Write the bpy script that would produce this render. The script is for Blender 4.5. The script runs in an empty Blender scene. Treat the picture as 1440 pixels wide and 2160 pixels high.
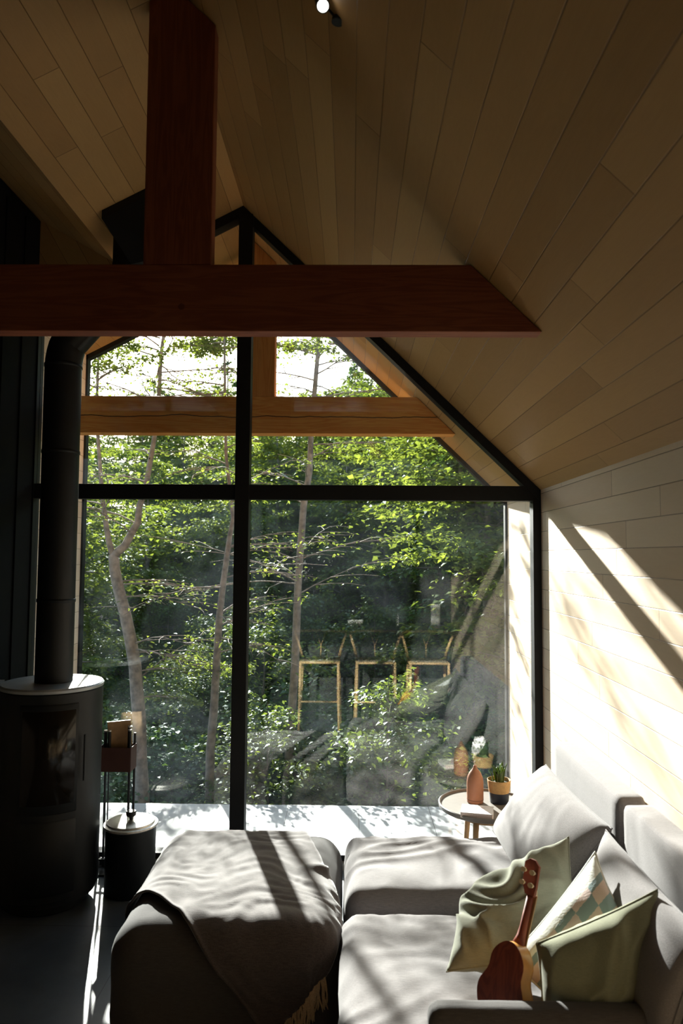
import bpy, bmesh, math, random
import numpy as np
from mathutils import Vector, Matrix, noise

# ------------------------------------------------------------------ camera, sky, sun, exposure
scene = bpy.context.scene
COL = scene.collection
CAM_YAW, CAM_PITCH, CAM_ROLL = 0.01422, 0.06167, 0.00698
cam_data = bpy.data.cameras.new('camera')
cam_data.sensor_fit = 'VERTICAL'; cam_data.sensor_height = 36.0; cam_data.sensor_width = 24.0
cam_data.lens = 1520.0 / 2160.0 * 36.0
cam_data.clip_start = 0.02; cam_data.clip_end = 500
cam_data.dof.use_dof = True; cam_data.dof.focus_distance = 5.3; cam_data.dof.aperture_fstop = 2.8
cam = bpy.data.objects.new('camera', cam_data); COL.objects.link(cam)
_r0 = Vector((math.cos(CAM_YAW), math.sin(CAM_YAW), 0))
_f = Vector((-math.sin(CAM_YAW) * math.cos(CAM_PITCH), math.cos(CAM_YAW) * math.cos(CAM_PITCH), math.sin(CAM_PITCH)))
_u0 = _r0.cross(_f)
_r = _r0 * math.cos(CAM_ROLL) + _u0 * math.sin(CAM_ROLL)
_u = _u0 * math.cos(CAM_ROLL) - _r0 * math.sin(CAM_ROLL)
cam.matrix_world = Matrix(((_r.x, _u.x, -_f.x, 0), (_r.y, _u.y, -_f.y, 0), (_r.z, _u.z, -_f.z, 2.2), (0, 0, 0, 1)))
scene.camera = cam

world = bpy.data.worlds.new('sky'); scene.world = world; world.use_nodes = True
_nt = world.node_tree; _bg = _nt.nodes['Background']
_sky = _nt.nodes.new('ShaderNodeTexSky'); _sky.sky_type = 'NISHITA'; _sky.sun_disc = False
_sky.sun_elevation = math.radians(22); _sky.sun_rotation = math.radians(-16.7)
_sky.air_density = 1.0; _sky.dust_density = 1.0; _sky.altitude = 200
_nt.links.new(_sky.outputs[0], _bg.inputs[0]); _bg.inputs[1].default_value = 0.38

SUN = Vector((-0.30, 1.0, 0.42)).normalized()          # towards the sun
sun_data = bpy.data.lights.new('sun', 'SUN'); sun_data.energy = 22.0; sun_data.angle = math.radians(0.9)
sun_data.color = (1.0, 0.97, 0.91)
sun = bpy.data.objects.new('sun', sun_data); COL.objects.link(sun)
sun.rotation_euler = SUN.to_track_quat('Z', 'Y').to_euler(); sun.location = SUN * 30

scene.view_settings.view_transform = 'Standard'; scene.view_settings.look = 'None'
scene.view_settings.gamma = 1.0; scene.view_settings.use_curve_mapping = False
scene.view_settings.exposure = 0.48
scene.cycles.max_bounces = 7; scene.cycles.diffuse_bounces = 4; scene.cycles.glossy_bounces = 3
scene.cycles.transmission_bounces = 4; scene.cycles.volume_bounces = 2; scene.cycles.transparent_max_bounces = 12
scene.cycles.use_denoising = True; scene.cycles.sample_clamp_indirect = 6.0
scene.cycles.caustics_reflective = False; scene.cycles.caustics_refractive = False

# ------------------------------------------------------------------ helpers
def link(o, parent=None):
    COL.objects.link(o)
    if parent is not None: o.parent = parent
    return o
def tag(o, label=None, cat=None, group=None, kind=None):
    if label: o['label'] = label
    if cat: o['category'] = cat
    if group: o['group'] = group
    if kind: o['kind'] = kind
    return o
def empty(name, loc=(0, 0, 0), rz=0.0):
    o = bpy.data.objects.new(name, None); o.location = loc; o.rotation_euler = (0, 0, rz)
    o.empty_display_size = 0.1; link(o); return o
def mesh_obj(name, verts, faces, mat, parent=None, smooth=False, loc=None):
    me = bpy.data.meshes.new(name); me.from_pydata([tuple(v) for v in verts], [], faces); me.update()
    if smooth: me.polygons.foreach_set('use_smooth', [True] * len(me.polygons))
    if mat: me.materials.append(mat)
    o = bpy.data.objects.new(name, me)
    if loc is not None: o.location = loc
    return link(o, parent)
class MB:
    """collects shapes that end up as ONE mesh"""
    def __init__(s): s.v = []; s.f = []
    def add(s, vs, fs):
        n = len(s.v); s.v += [tuple(v) for v in vs]; s.f += [tuple(i + n for i in f) for f in fs]; return s
    def box(s, a, b):
        x0, y0, z0 = a; x1, y1, z1 = b
        return s.add([(x0,y0,z0),(x1,y0,z0),(x1,y1,z0),(x0,y1,z0),(x0,y0,z1),(x1,y0,z1),(x1,y1,z1),(x0,y1,z1)],
                     [(0,3,2,1),(4,5,6,7),(0,1,5,4),(1,2,6,5),(2,3,7,6),(3,0,4,7)])
    def prism(s, poly, y0, y1):        # polygon in XZ, extruded along Y
        n = len(poly)
        area = sum(poly[i][0]*poly[(i+1)%n][1]-poly[(i+1)%n][0]*poly[i][1] for i in range(n))
        if area < 0: poly = poly[::-1]
        vs = [(x, y0, z) for x, z in poly] + [(x, y1, z) for x, z in poly]
        return s.add(vs, [tuple(range(n)), tuple(range(2*n-1, n-1, -1))] + [(i, i+n, (i+1)%n+n, (i+1)%n) for i in range(n)])
    def tube(s, pts, rad, n=10, cap=True, flat=1.0):
        pts = [Vector(p) for p in pts]; m = len(pts)
        if not hasattr(rad, '__len__'): rad = [rad]*m
        up = Vector((0, 0, 1)) if abs((pts[-1]-pts[0]).normalized().z) < .9 else Vector((1, 0, 0))
        vs = []
        for i, p in enumerate(pts):
            d = (pts[min(i+1, m-1)]-pts[max(i-1, 0)]).normalized()
            a = d.cross(up).normalized(); b = a.cross(d).normalized()
            for k in range(n):
                t = 2*math.pi*k/n; vs.append(p + a*math.cos(t)*rad[i] + b*math.sin(t)*rad[i]*flat)
        fs = [(i*n+k, i*n+(k+1)%n, (i+1)*n+(k+1)%n, (i+1)*n+k) for i in range(m-1) for k in range(n)]
        if cap: fs += [tuple(range(n-1, -1, -1)), tuple(range((m-1)*n, m*n))]
        return s.add(vs, fs)
    def lathe(s, prof, c=(0, 0, 0), n=40, a0=0.0, a1=2*math.pi):
        full = abs(a1-a0-2*math.pi) < 1e-6; k = n if full else n+1; vs = []
        for r, z in prof:
            for i in range(k):
                t = a0+(a1-a0)*i/n; vs.append((c[0]+r*math.cos(t), c[1]+r*math.sin(t), c[2]+z))
        fs = []
        for j in range(len(prof)-1):
            for i in range(n):
                i2 = (i+1) % k; fs.append((j*k+i, j*k+i2, (j+1)*k+i2, (j+1)*k+i))
        return s.add(vs, fs)
    def build(s, name, mat, parent=None, smooth=False, bevel=0.0, seg=2, angle=None):
        o = mesh_obj(name, s.v, s.f, mat, parent, smooth)
        if len(s.v) < 20000:
            bm = bmesh.new(); bm.from_mesh(o.data); bmesh.ops.recalc_face_normals(bm, faces=bm.faces); bm.to_mesh(o.data); bm.free()
        if bevel:
            m = o.modifiers.new('bevel', 'BEVEL'); m.width = bevel; m.segments = seg; m.limit_method = 'ANGLE'; m.angle_limit = .6
        if angle is not None:
            bm = bmesh.new(); bm.from_mesh(o.data)
            for e in bm.edges:
                if len(e.link_faces) == 2 and e.calc_face_angle(0) > angle: e.smooth = False
            bm.to_mesh(o.data); bm.free()
        return o
def uv_planks(o, ref=None):
    """u runs along the world Y axis, v across the boards, in metres"""
    me = o.data; uv = me.uv_layers.new(name='UVMap')
    for p in me.polygons:
        n = p.normal
        for li in p.loop_indices:
            c = me.vertices[me.loops[li].vertex_index].co
            if abs(n.y) > .7: uv.data[li].uv = (c.x*.49-c.z*.87, c.x*.87+c.z*.49)
            else:
                t = Vector((0, 1, 0)).cross(n).normalized()
                if t.z < 0: t = -t
                uv.data[li].uv = (c.y, c.dot(t)) if ref is None else (c.y, (c-Vector(ref)).dot(t))

# ------------------------------------------------------------------ materials
def new_mat(name):
    m = bpy.data.materials.new(name); m.use_nodes = True
    return m, m.node_tree, m.node_tree.nodes['Principled BSDF']
def N(nt, t, **kw):
    n = nt.nodes.new(t)
    for k, v in kw.items():
        if k.startswith('i_'):
            key = k[2:]; key = int(key) if key.isdigit() else key
            n.inputs[key].default_value = v
        else: setattr(n, k, v)
    return n
def math_n(nt, op, a, b=None, c=None):
    n = nt.nodes.new('ShaderNodeMath'); n.operation = op
    for i, x in enumerate((a, b, c)):
        if x is None: continue
        if isinstance(x, (int, float)): n.inputs[i].default_value = x
        else: nt.links.new(x, n.inputs[i])
    return n.outputs[0]
def ramp(nt, fac, stops):
    r = nt.nodes.new('ShaderNodeValToRGB'); e = r.color_ramp.elements
    while len(e) < len(stops): e.new(.5)
    for x, (p, c) in zip(e, stops): x.position = p; x.color = (*c, 1)
    nt.links.new(fac, r.inputs[0]); return r.outputs[0]
def mixc(nt, fac, a, b, mode='MIX'):
    n = nt.nodes.new('ShaderNodeMix'); n.data_type = 'RGBA'; n.blend_type = mode
    for i, x in ((0, fac), (6, a), (7, b)):
        if isinstance(x, (int, float)): n.inputs[i].default_value = x
        elif isinstance(x, tuple): n.inputs[i].default_value = (*x, 1)
        else: nt.links.new(x, n.inputs[i])
    return n.outputs[2]
def bump(nt, b, h, strength=.3, dist=.01):
    n = nt.nodes.new('ShaderNodeBump'); n.inputs['Strength'].default_value = strength; n.inputs['Distance'].default_value = dist
    nt.links.new(h, n.inputs['Height']); nt.links.new(n.outputs[0], b.inputs['Normal'])
def plain(name, col, rough=.5, metal=0.0, nscale=0, namt=.12, bscale=0, bamt=.2, spec=.5, sheen=0):
    m, nt, b = new_mat(name)
    b.inputs['Base Color'].default_value = (*col, 1); b.inputs['Roughness'].default_value = rough
    b.inputs['Metallic'].default_value = metal; b.inputs['Specular IOR Level'].default_value = spec
    if sheen: b.inputs['Sheen Weight'].default_value = sheen
    tc = nt.nodes.new('ShaderNodeTexCoord')
    s = N(nt, 'ShaderNodeTexNoise', i_Scale=nscale or 9.0, i_Detail=5.0); nt.links.new(tc.outputs['Object'], s.inputs['Vector'])
    c = ramp(nt, s.outputs[0], [(.3, tuple(x*(1-namt) for x in col)), (.7, tuple(min(1, x*(1+namt)) for x in col))])
    nt.links.new(c, b.inputs['Base Color'])
    if bscale:
        s2 = N(nt, 'ShaderNodeTexNoise', i_Scale=bscale, i_Detail=3.0); nt.links.new(tc.outputs['Object'], s2.inputs['Vector'])
        bump(nt, b, s2.outputs[0], bamt, .004)
    return m
def planks(name, ca, cb, w=.1385, L=1.9, off=0.0, seed=0.0):
    m, nt, b = new_mat(name)
    uv = nt.nodes.new('ShaderNodeUVMap'); sep = nt.nodes.new('ShaderNodeSeparateXYZ'); nt.links.new(uv.outputs[0], sep.inputs[0])
    u, v = sep.outputs[0], math_n(nt, 'ADD', sep.outputs[1], off)
    vr = math_n(nt, 'DIVIDE', v, w); row = math_n(nt, 'FLOOR', vr); fv = math_n(nt, 'SUBTRACT', vr, row)
    wn = N(nt, 'ShaderNodeTexWhiteNoise', noise_dimensions='1D'); nt.links.new(math_n(nt, 'ADD', row, 31.7+seed), wn.inputs['W'])
    ur = math_n(nt, 'DIVIDE', math_n(nt, 'ADD', u, math_n(nt, 'MULTIPLY', wn.outputs[0], L*7)), L)
    colx = math_n(nt, 'FLOOR', ur); fu = math_n(nt, 'SUBTRACT', ur, colx)
    cmb = nt.nodes.new('ShaderNodeCombineXYZ'); nt.links.new(row, cmb.inputs[0]); nt.links.new(colx, cmb.inputs[1])
    wn2 = N(nt, 'ShaderNodeTexWhiteNoise', noise_dimensions='2D'); nt.links.new(cmb.outputs[0], wn2.inputs['Vector'])
    ev = math_n(nt, 'MINIMUM', fv, math_n(nt, 'SUBTRACT', 1.0, fv)); ev = math_n(nt, 'MULTIPLY', ev, w)
    eu = math_n(nt, 'MINIMUM', fu, math_n(nt, 'SUBTRACT', 1.0, fu)); eu = math_n(nt, 'MULTIPLY', eu, L)
    ed = math_n(nt, 'MINIMUM', ev, eu)
    gap = math_n(nt, 'SUBTRACT', 1.0, math_n(nt, 'SMOOTH_MIN', math_n(nt, 'DIVIDE', ed, .0028), 1.0, .2))
    gap = math_n(nt, 'MAXIMUM', gap, 0.0)
    # grain, shifted per board
    g = nt.nodes.new('ShaderNodeCombineXYZ')
    nt.links.new(math_n(nt, 'ADD', math_n(nt, 'MULTIPLY', u, 1.6), math_n(nt, 'MULTIPLY', wn2.outputs[0], 60.0)), g.inputs[0])
    nt.links.new(math_n(nt, 'ADD', math_n(nt, 'MULTIPLY', v, 11.0), math_n(nt, 'MULTIPLY', wn2.outputs[0], 90.0)), g.inputs[1])
    n1 = N(nt, 'ShaderNodeTexNoise', i_Scale=1.0, i_Detail=2.0, i_Distortion=1.2); nt.links.new(g.outputs[0], n1.inputs['Vector'])
    rings = math_n(nt, 'SINE', math_n(nt, 'MULTIPLY', n1.outputs[0], 55.0))
    g2 = nt.nodes.new('ShaderNodeCombineXYZ'); nt.links.new(math_n(nt, 'MULTIPLY', u, 6.0), g2.inputs[0]); nt.links.new(math_n(nt, 'MULTIPLY', v, 260.0), g2.inputs[1])
    n2 = N(nt, 'ShaderNodeTexNoise', i_Scale=1.0, i_Detail=3.0); nt.links.new(g2.outputs[0], n2.inputs['Vector'])
    t = math_n(nt, 'MULTIPLY_ADD', rings, .035, math_n(nt, 'MULTIPLY_ADD', n2.outputs[0], .25, math_n(nt, 'MULTIPLY', wn2.outputs[0], .62)))
    col = ramp(nt, t, [(.05, ca), (.85, cb)])
    # rosier and greyer boards
    wn3 = N(nt, 'ShaderNodeTexWhiteNoise', noise_dimensions='3D'); nt.links.new(cmb.outputs[0], wn3.inputs['Vector'])
    col = mixc(nt, math_n(nt, 'MULTIPLY', wn3.outputs[0], .30), col, (ca[0]*1.05, ca[1]*.86, ca[2]*.86))
    col = mixc(nt, math_n(nt, 'MULTIPLY', gap, .85), col, (.10, .045, .015))
    nt.links.new(col, b.inputs['Base Color']); b.inputs['Roughness'].default_value = .55; b.inputs['Specular IOR Level'].default_value = .35
    h = math_n(nt, 'SUBTRACT', math_n(nt, 'MULTIPLY', n2.outputs[0], .06), gap); bump(nt, b, h, .6, .004)
    return m
def timber(name, ca, cb, horiz=True, crack=None):
    m, nt, b = new_mat(name)
    tc = nt.nodes.new('ShaderNodeTexCoord'); mp = nt.nodes.new('ShaderNodeMapping')
    mp.inputs['Scale'].default_value = (1.2, 14, 16) if horiz else (16, 14, 1.2)
    nt.links.new(tc.outputs['Object'], mp.inputs[0])
    n1 = N(nt, 'ShaderNodeTexNoise', i_Scale=1.0, i_Detail=3.0, i_Distortion=.8); nt.links.new(mp.outputs[0], n1.inputs['Vector'])
    rings = math_n(nt, 'SINE', math_n(nt, 'MULTIPLY', n1.outputs[0], 42.0))
    vo = N(nt, 'ShaderNodeTexVoronoi', i_Scale=3.1); nt.links.new(tc.outputs['Object'], vo.inputs['Vector'])
    knot = math_n(nt, 'LESS_THAN', vo.outputs['Distance'], .05)
    n3 = N(nt, 'ShaderNodeTexNoise', i_Scale=1.6, i_Detail=3.0); nt.links.new(tc.outputs['Object'], n3.inputs['Vector'])
    t = math_n(nt, 'MULTIPLY_ADD', rings, .16, n3.outputs[0])
    col = ramp(nt, t, [(.25, ca), (.8, cb)])
    col = mixc(nt, math_n(nt, 'MULTIPLY', knot, .7), col, tuple(x*.3 for x in ca))
    if crack is not None:
        sep = nt.nodes.new('ShaderNodeSeparateXYZ'); nt.links.new(tc.outputs['Object'], sep.inputs[0])
        cx = nt.nodes.new('ShaderNodeCombineXYZ'); nt.links.new(math_n(nt, 'MULTIPLY', sep.outputs[0], 1.7), cx.inputs[0])
        nn = N(nt, 'ShaderNodeTexNoise', i_Scale=1.0, i_Detail=6.0); nt.links.new(cx.outputs[0], nn.inputs['Vector'])
        d = math_n(nt, 'ABSOLUTE', math_n(nt, 'SUBTRACT', sep.outputs[2], math_n(nt, 'MULTIPLY_ADD', nn.outputs[0], .10, crack-.05)))
        col = mixc(nt, math_n(nt, 'LESS_THAN', d, .0035), col, (.02, .008, .004))
    nt.links.new(col, b.inputs['Base Color']); b.inputs['Roughness'].default_value = .6; b.inputs['Specular IOR Level'].default_value = .3
    bump(nt, b, rings, .06, .003)
    return m
def fabric(name, col, var=.10, scale=420.0, sheen=.15, rough=.95):
    m, nt, b = new_mat(name)
    tc = nt.nodes.new('ShaderNodeTexCoord')
    w1 = N(nt, 'ShaderNodeTexNoise', i_Scale=scale, i_Detail=2.0); nt.links.new(tc.outputs['Object'], w1.inputs['Vector'])
    mp = nt.nodes.new('ShaderNodeMapping'); mp.inputs['Scale'].default_value = (30, 300, 300); nt.links.new(tc.outputs['Object'], mp.inputs[0])
    w2 = N(nt, 'ShaderNodeTexNoise', i_Scale=1.0, i_Detail=2.0); nt.links.new(mp.outputs[0], w2.inputs['Vector'])
    t = math_n(nt, 'MULTIPLY_ADD', w2.outputs[0], .5, math_n(nt, 'MULTIPLY', w1.outputs[0], .5))
    c = ramp(nt, t, [(.35, tuple(x*(1-var*2) for x in col)), (.65, tuple(min(1, x*(1+var*2)) for x in col))])
    nt.links.new(c, b.inputs['Base Color']); b.inputs['Roughness'].default_value = rough
    b.inputs['Sheen Weight'].default_value = sheen; b.inputs['Specular IOR Level'].default_value = .15
    bump(nt, b, t, .35, .003)
    return m
def glass_mat(name):
    m = bpy.data.materials.new(name); m.use_nodes = True; nt = m.node_tree; nt.nodes.clear()
    out = nt.nodes.new('ShaderNodeOutputMaterial')
    tr = nt.nodes.new('ShaderNodeBsdfTransparent'); tr.inputs[0].default_value = (.95, .975, .965, 1)
    gl = nt.nodes.new('ShaderNodeBsdfGlossy'); gl.inputs['Roughness'].default_value = 0.0; gl.inputs[0].default_value = (1, 1, 1, 1)
    lw = nt.nodes.new('ShaderNodeLayerWeight'); lw.inputs[0].default_value = .5
    p5 = math_n(nt, 'POWER', lw.outputs['Facing'], 5.0); fr = math_n(nt, 'MULTIPLY_ADD', p5, .85, .062)
    mx = nt.nodes.new('ShaderNodeMixShader'); nt.links.new(fr, mx.inputs[0]); nt.links.new(tr.outputs[0], mx.inputs[1]); nt.links.new(gl.outputs[0], mx.inputs[2])
    # dust film and dried droplets on the pane
    tc = nt.nodes.new('ShaderNodeTexCoord')
    n1 = N(nt, 'ShaderNodeTexNoise', i_Scale=1.1, i_Detail=5.0, i_Distortion=.6); nt.links.new(tc.outputs['Object'], n1.inputs['Vector'])
    n2 = N(nt, 'ShaderNodeTexNoise', i_Scale=140.0, i_Detail=2.0); nt.links.new(tc.outputs['Object'], n2.inputs['Vector'])
    film = math_n(nt, 'MULTIPLY', math_n(nt, 'MAXIMUM', math_n(nt, 'SUBTRACT', n1.outputs[0], .44), 0.0), .012)
    spk = math_n(nt, 'MULTIPLY', math_n(nt, 'GREATER_THAN', n2.outputs[0], .74), math_n(nt, 'MULTIPLY', film, 16.0))
    d = nt.nodes.new('ShaderNodeBsdfTranslucent'); d.inputs[0].default_value = (.72, .86, 1.0, 1)
    mx2 = nt.nodes.new('ShaderNodeMixShader'); nt.links.new(math_n(nt, 'ADD', math_n(nt, 'ADD', film, spk), .001), mx2.inputs[0])
    nt.links.new(mx.outputs[0], mx2.inputs[1]); nt.links.new(d.outputs[0], mx2.inputs[2])
    nt.links.new(mx2.outputs[0], out.inputs[0])
    return m
def leaf_mat(name, ca, cb, tr=.45):
    m = bpy.data.materials.new(name); m.use_nodes = True; nt = m.node_tree; nt.nodes.clear()
    out = nt.nodes.new('ShaderNodeOutputMaterial'); tc = nt.nodes.new('ShaderNodeTexCoord')
    n1 = N(nt, 'ShaderNodeTexNoise', i_Scale=7.0, i_Detail=2.0); nt.links.new(tc.outputs['Object'], n1.inputs['Vector'])
    c = ramp(nt, n1.outputs[0], [(.3, ca), (.7, cb)])
    df = nt.nodes.new('ShaderNodeBsdfDiffuse'); nt.links.new(c, df.inputs[0])
    tl = nt.nodes.new('ShaderNodeBsdfTranslucent')
    c2 = mixc(nt, 1.0, c, (1.55, 1.38, .55), 'MULTIPLY'); nt.links.new(c2, tl.inputs[0])
    gl = nt.nodes.new('ShaderNodeBsdfGlossy'); gl.inputs['Roughness'].default_value = .38; gl.inputs[0].default_value = (.9, .95, 1, 1)
    a = nt.nodes.new('ShaderNodeMixShader'); a.inputs[0].default_value = tr; nt.links.new(df.outputs[0], a.inputs[1]); nt.links.new(tl.outputs[0], a.inputs[2])
    bmx = nt.nodes.new('ShaderNodeMixShader'); bmx.inputs[0].default_value = .03; nt.links.new(a.outputs[0], bmx.inputs[1]); nt.links.new(gl.outputs[0], bmx.inputs[2])
    nt.links.new(bmx.outputs[0], out.inputs[0]); return m
def tiles(name, col, sx, sy, ox=0, oy=0, rough=.4, gapc=(.02, .02, .02), ang=0.0):
    m, nt, b = new_mat(name); tc = nt.nodes.new('ShaderNodeTexCoord')
    mp = nt.nodes.new('ShaderNodeMapping'); mp.inputs['Rotation'].default_value = (0, 0, ang); mp.inputs['Location'].default_value = (ox, oy, 0)
    nt.links.new(tc.outputs['Object'], mp.inputs[0]); sep = nt.nodes.new('ShaderNodeSeparateXYZ'); nt.links.new(mp.outputs[0], sep.inputs[0])
    def edge(o, s):
        f = math_n(nt, 'FRACT', math_n(nt, 'DIVIDE', o, s)); return math_n(nt, 'MULTIPLY', math_n(nt, 'MINIMUM', f, math_n(nt, 'SUBTRACT', 1.0, f)), s)
    e = math_n(nt, 'LESS_THAN', math_n(nt, 'MINIMUM', edge(sep.outputs[0], sx), edge(sep.outputs[1], sy)), .0022)
    n1 = N(nt, 'ShaderNodeTexNoise', i_Scale=4.0, i_Detail=8.0, i_Roughness=.65); nt.links.new(tc.outputs['Object'], n1.inputs['Vector'])
    c = ramp(nt, n1.outputs[0], [(.3, tuple(x*.75 for x in col)), (.7, tuple(x*1.2 for x in col))])
    c = mixc(nt, e, c, gapc); nt.links.new(c, b.inputs['Base Color']); b.inputs['Roughness'].default_value = rough
    bump(nt, b, n1.outputs[0], .12, .01)
    return m

M = {}
M['wall_board'] = planks('pale_oak_boards', (.71, .57, .41), (.85, .73, .57), off=-.035)
M['ceil_board'] = planks('shaded_oak_ceiling_boards', (.35, .205, .075), (.52, .33, .135), w=.1395, L=2.9, seed=5)  # the pale wall boards again, darkened and saturated to carry the ceiling's shade
M['beam'] = timber('shaded_fir_timber', (.19, .052, .028), (.29, .095, .045))  # orange fir darkened: the shade on its room side is in the colour
M['post'] = timber('shaded_fir_timber_upright', (.19, .052, .028), (.29, .095, .045), horiz=False)  # same shade-darkened fir with upright grain
M['beam_out'] = timber('lit_fir_timber_outside', (.74, .28, .07), (.90, .48, .15), crack=3.345)  # fir brightened in place of sunlight thrown back by the window glass
M['post_out'] = timber('lit_fir_timber_outside_upright', (.60, .22, .06), (.78, .36, .11), horiz=False)  # upright copy, brightened likewise for the reflected sun
M['black_metal'] = plain('black_frame_metal', (.008, .009, .010), .55, nscale=30, spec=.25)
M['panel'] = plain('black_stained_panel', (.007, .0075, .008), .8, nscale=12, spec=.12)
M['stove_metal'] = plain('matt_black_steel', (.009, .0105, .012), .5, 0.0, spec=.3, nscale=40, bscale=300, bamt=.05)
M['lid_metal'] = plain('brushed_lid_metal', (.55, .53, .50), .38, .8, nscale=60)
M['glass'] = glass_mat('window_glass')
M['stove_glass'] = plain('dark_stove_glass', (.010, .008, .006), .12, 0, spec=.35)
M['sofa'] = fabric('grey_sofa_cloth', (.185, .172, .171))
M['ottoman'] = fabric('dark_grey_cloth', (.060, .055, .053))
M['blanket'] = fabric('brown_wool', (.066, .052, .048), var=.16, scale=240, sheen=.4)
M['fringe'] = fabric('tan_fringe', (.48, .34, .20), scale=200)
M['sage'] = fabric('sage_linen', (.17, .175, .115), var=.06, scale=500)
M['dark_sage'] = fabric('grey_sage_linen', (.23, .235, .18), var=.06, scale=500)
M['floor'] = tiles('slate_floor', (.085, .10, .115), .9, .9, .35, .1, .42, (.012, .014, .016), ang=.0)
M['deck'] = tiles('stone_deck', (.52, .55, .58), .615, 3.0, .54, 1.0, .45, (.06, .06, .07))
M['soil'] = plain('forest_soil', (.045, .04, .02), .95, nscale=3, namt=.5, bscale=12, bamt=.6)
M['bark'] = plain('grey_bark', (.25, .20, .16), .9, nscale=14, namt=.45, bscale=40, bamt=.7)
M['bark_dark'] = plain('dark_bark', (.13, .11, .085), .9, nscale=14, namt=.45, bscale=40, bamt=.7)
M['leaf'] = leaf_mat('fresh_green_leaf', (.10, .155, .045), (.19, .25, .075), .5)
M['leaf_mid'] = leaf_mat('mid_green_leaf', (.075, .125, .04), (.14, .20, .06), .45)
M['leaf_dark'] = leaf_mat('dark_green_leaf', (.045, .10, .035), (.085, .16, .05), .35)
M['table'] = plain('greige_lacquer', (.18, .16, .14), .45, nscale=20, namt=.06)
M['table_wood'] = plain('warm_ash_wood', (.46, .29, .15), .5, nscale=18, namt=.2)
M['terracotta'] = plain('terracotta_clay', (.40, .165, .085), .6, nscale=30, namt=.08, bscale=90, bamt=.1)
M['plaster'] = plain('grey_plaster', (.30, .28, .25), .9, nscale=4)
M['chair_wood'] = plain('oiled_oak', (.68, .45, .22), .4, nscale=15, namt=.1)
M['cord'] = plain('paper_cord', (.70, .58, .40), .8, nscale=60)
M['white'] = plain('white_ceramic', (.82, .80, .75), .4)
M['counter'] = plain('dark_counter', (.03, .03, .032), .4)

# ------------------------------------------------------------------ the setting
APX, APZ = -.828, 4.827
MR, ML = -.9674, .52                       # right slope falls at 44 deg, left slope at 27 deg
def zr(x): return APZ + MR*(x-APX)
def zl(x): return APZ + ML*(x-APX)
WX, LX, D, PE, YB = 1.376, -2.41, 5.30, 6.44, -9.0
b = MB(); b.prism([(WX, -.3), (WX+.22, -.3), (WX+.22, zr(WX)+.2), (WX, zr(WX))], YB, PE)
wall_right = b.build('wall_right', M['wall_board']); uv_planks(wall_right); tag(wall_right, 'right wall of pale horizontal wooden boards running out past the window', kind='structure')
b = MB(); b.prism([(LX, -.3), (LX-.2, -.3), (LX-.2, 5.0), (LX, 5.0)], YB, D+.02); b.prism([(LX, -.3), (LX-.2, -.3), (LX-.2, zl(LX)+.1), (LX, zl(LX))], D+.02, PE)
wall_left = b.build('wall_left', M['wall_board']); uv_planks(wall_left); tag(wall_left, 'left wall of pale boards, seen beside the flue pipe', kind='structure')
b = MB(); b.prism([(LX, 0), (WX, 0), (WX, zr(WX)), (APX, APZ), (-1.751, 4.347), (LX, 4.75)], YB-.1, YB)
wall_back = b.build('wall_back', M['wall_board']); uv_planks(wall_back); tag(wall_back, 'rear wall of wooden boards', kind='structure')
L1X = -1.751
b = MB()
b.prism([(APX, APZ), (WX+.2, zr(WX+.2)), (WX+.35, zr(WX+.2)+.1), (APX, APZ+.32)], YB, PE)
b.prism([(APX, APZ), (L1X, zl(L1X)), (L1X, zl(L1X)+.3), (APX, APZ+.32)], YB, D+.02)
b.prism([(L1X-.0, zl(L1X)+.02), (LX-.1, 4.80), (LX-.1, 5.05), (L1X, zl(L1X)+.3)], YB, D+.02)
b.prism([(APX, APZ), (LX-.2, zl(LX-.2)), (LX-.2, zl(LX-.2)+.3), (APX, APZ+.32)], D+.02, PE)
ceiling = b.build('ceiling', M['ceil_board']); uv_planks(ceiling); tag(ceiling, 'vaulted ceiling of wooden boards darkened for shade', kind='structure')
b = MB(); b.prism([(L1X, zl(L1X)), (LX, zl(LX)), (LX, 4.76), (L1X, zl(L1X)+.03)], D-.04, D+.05)
infill = b.build('wall_front', M['ceil_board']); uv_planks(infill); tag(infill, 'boarded wall piece above the window frame on the left', kind='structure')
b = MB(); b.box((LX, YB, -.2), (WX, D+.06, 0.0)); floor = b.build('floor', M['floor']); tag(floor, 'dark slate tiled floor', kind='structure')
b = MB(); b.box((LX-.2, D+.06, -.2), (WX+.2, 6.52, 0.0)); deck = b.build('deck', M['deck']); tag(deck, 'pale stone tiled deck outside the window', kind='structure')
# black slotted panel along the left wall
b = MB(); b.box((LX, YB+.01, 0), (-2.352, D-.055, 4.70)); 
o = b.build('wall_panel', M['panel']); tag(o, 'tall black panelling covering the left wall beside the stove', kind='structure')
for y in (3.9, 4.35, 4.72, 5.0):
    s_ = MB().box((-2.354, y-.012, .1), (-2.340, y+.012, 4.62)).build('panel_rail', M['panel'], o)
b = MB(); b.box((-2.350, 2.2, 0), (-2.318, 4.86, 1.36)); o = b.build('baseboard_left', M['plaster']); tag(o, 'low grey plastered hearth wall behind the stove', kind='structure')
# ground outside
gx = np.linspace(-30, 30, 61); gy = np.linspace(6.6, 60, 54); vs = []
for y in gy:
    for x in gx:
        vs.append((x, y, -1.3 + max(0, y-10)*.10 + .25*noise.noise(Vector((x*.3, y*.3, 0)))))
fs = [(j*61+i, j*61+i+1, (j+1)*61+i+1, (j+1)*61+i) for j in range(53) for i in range(60)]
ground = mesh_obj('ground', vs, fs, M['soil'], smooth=True); tag(ground, 'dark forest floor beyond the deck', kind='structure')
b = MB(); b.box((LX-.2, 6.5, -1.6), (WX+.2, 6.56, -.01)); o = b.build('trim_1', M['black_metal']); tag(o, 'black edge board of the deck', kind='structure')
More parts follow.
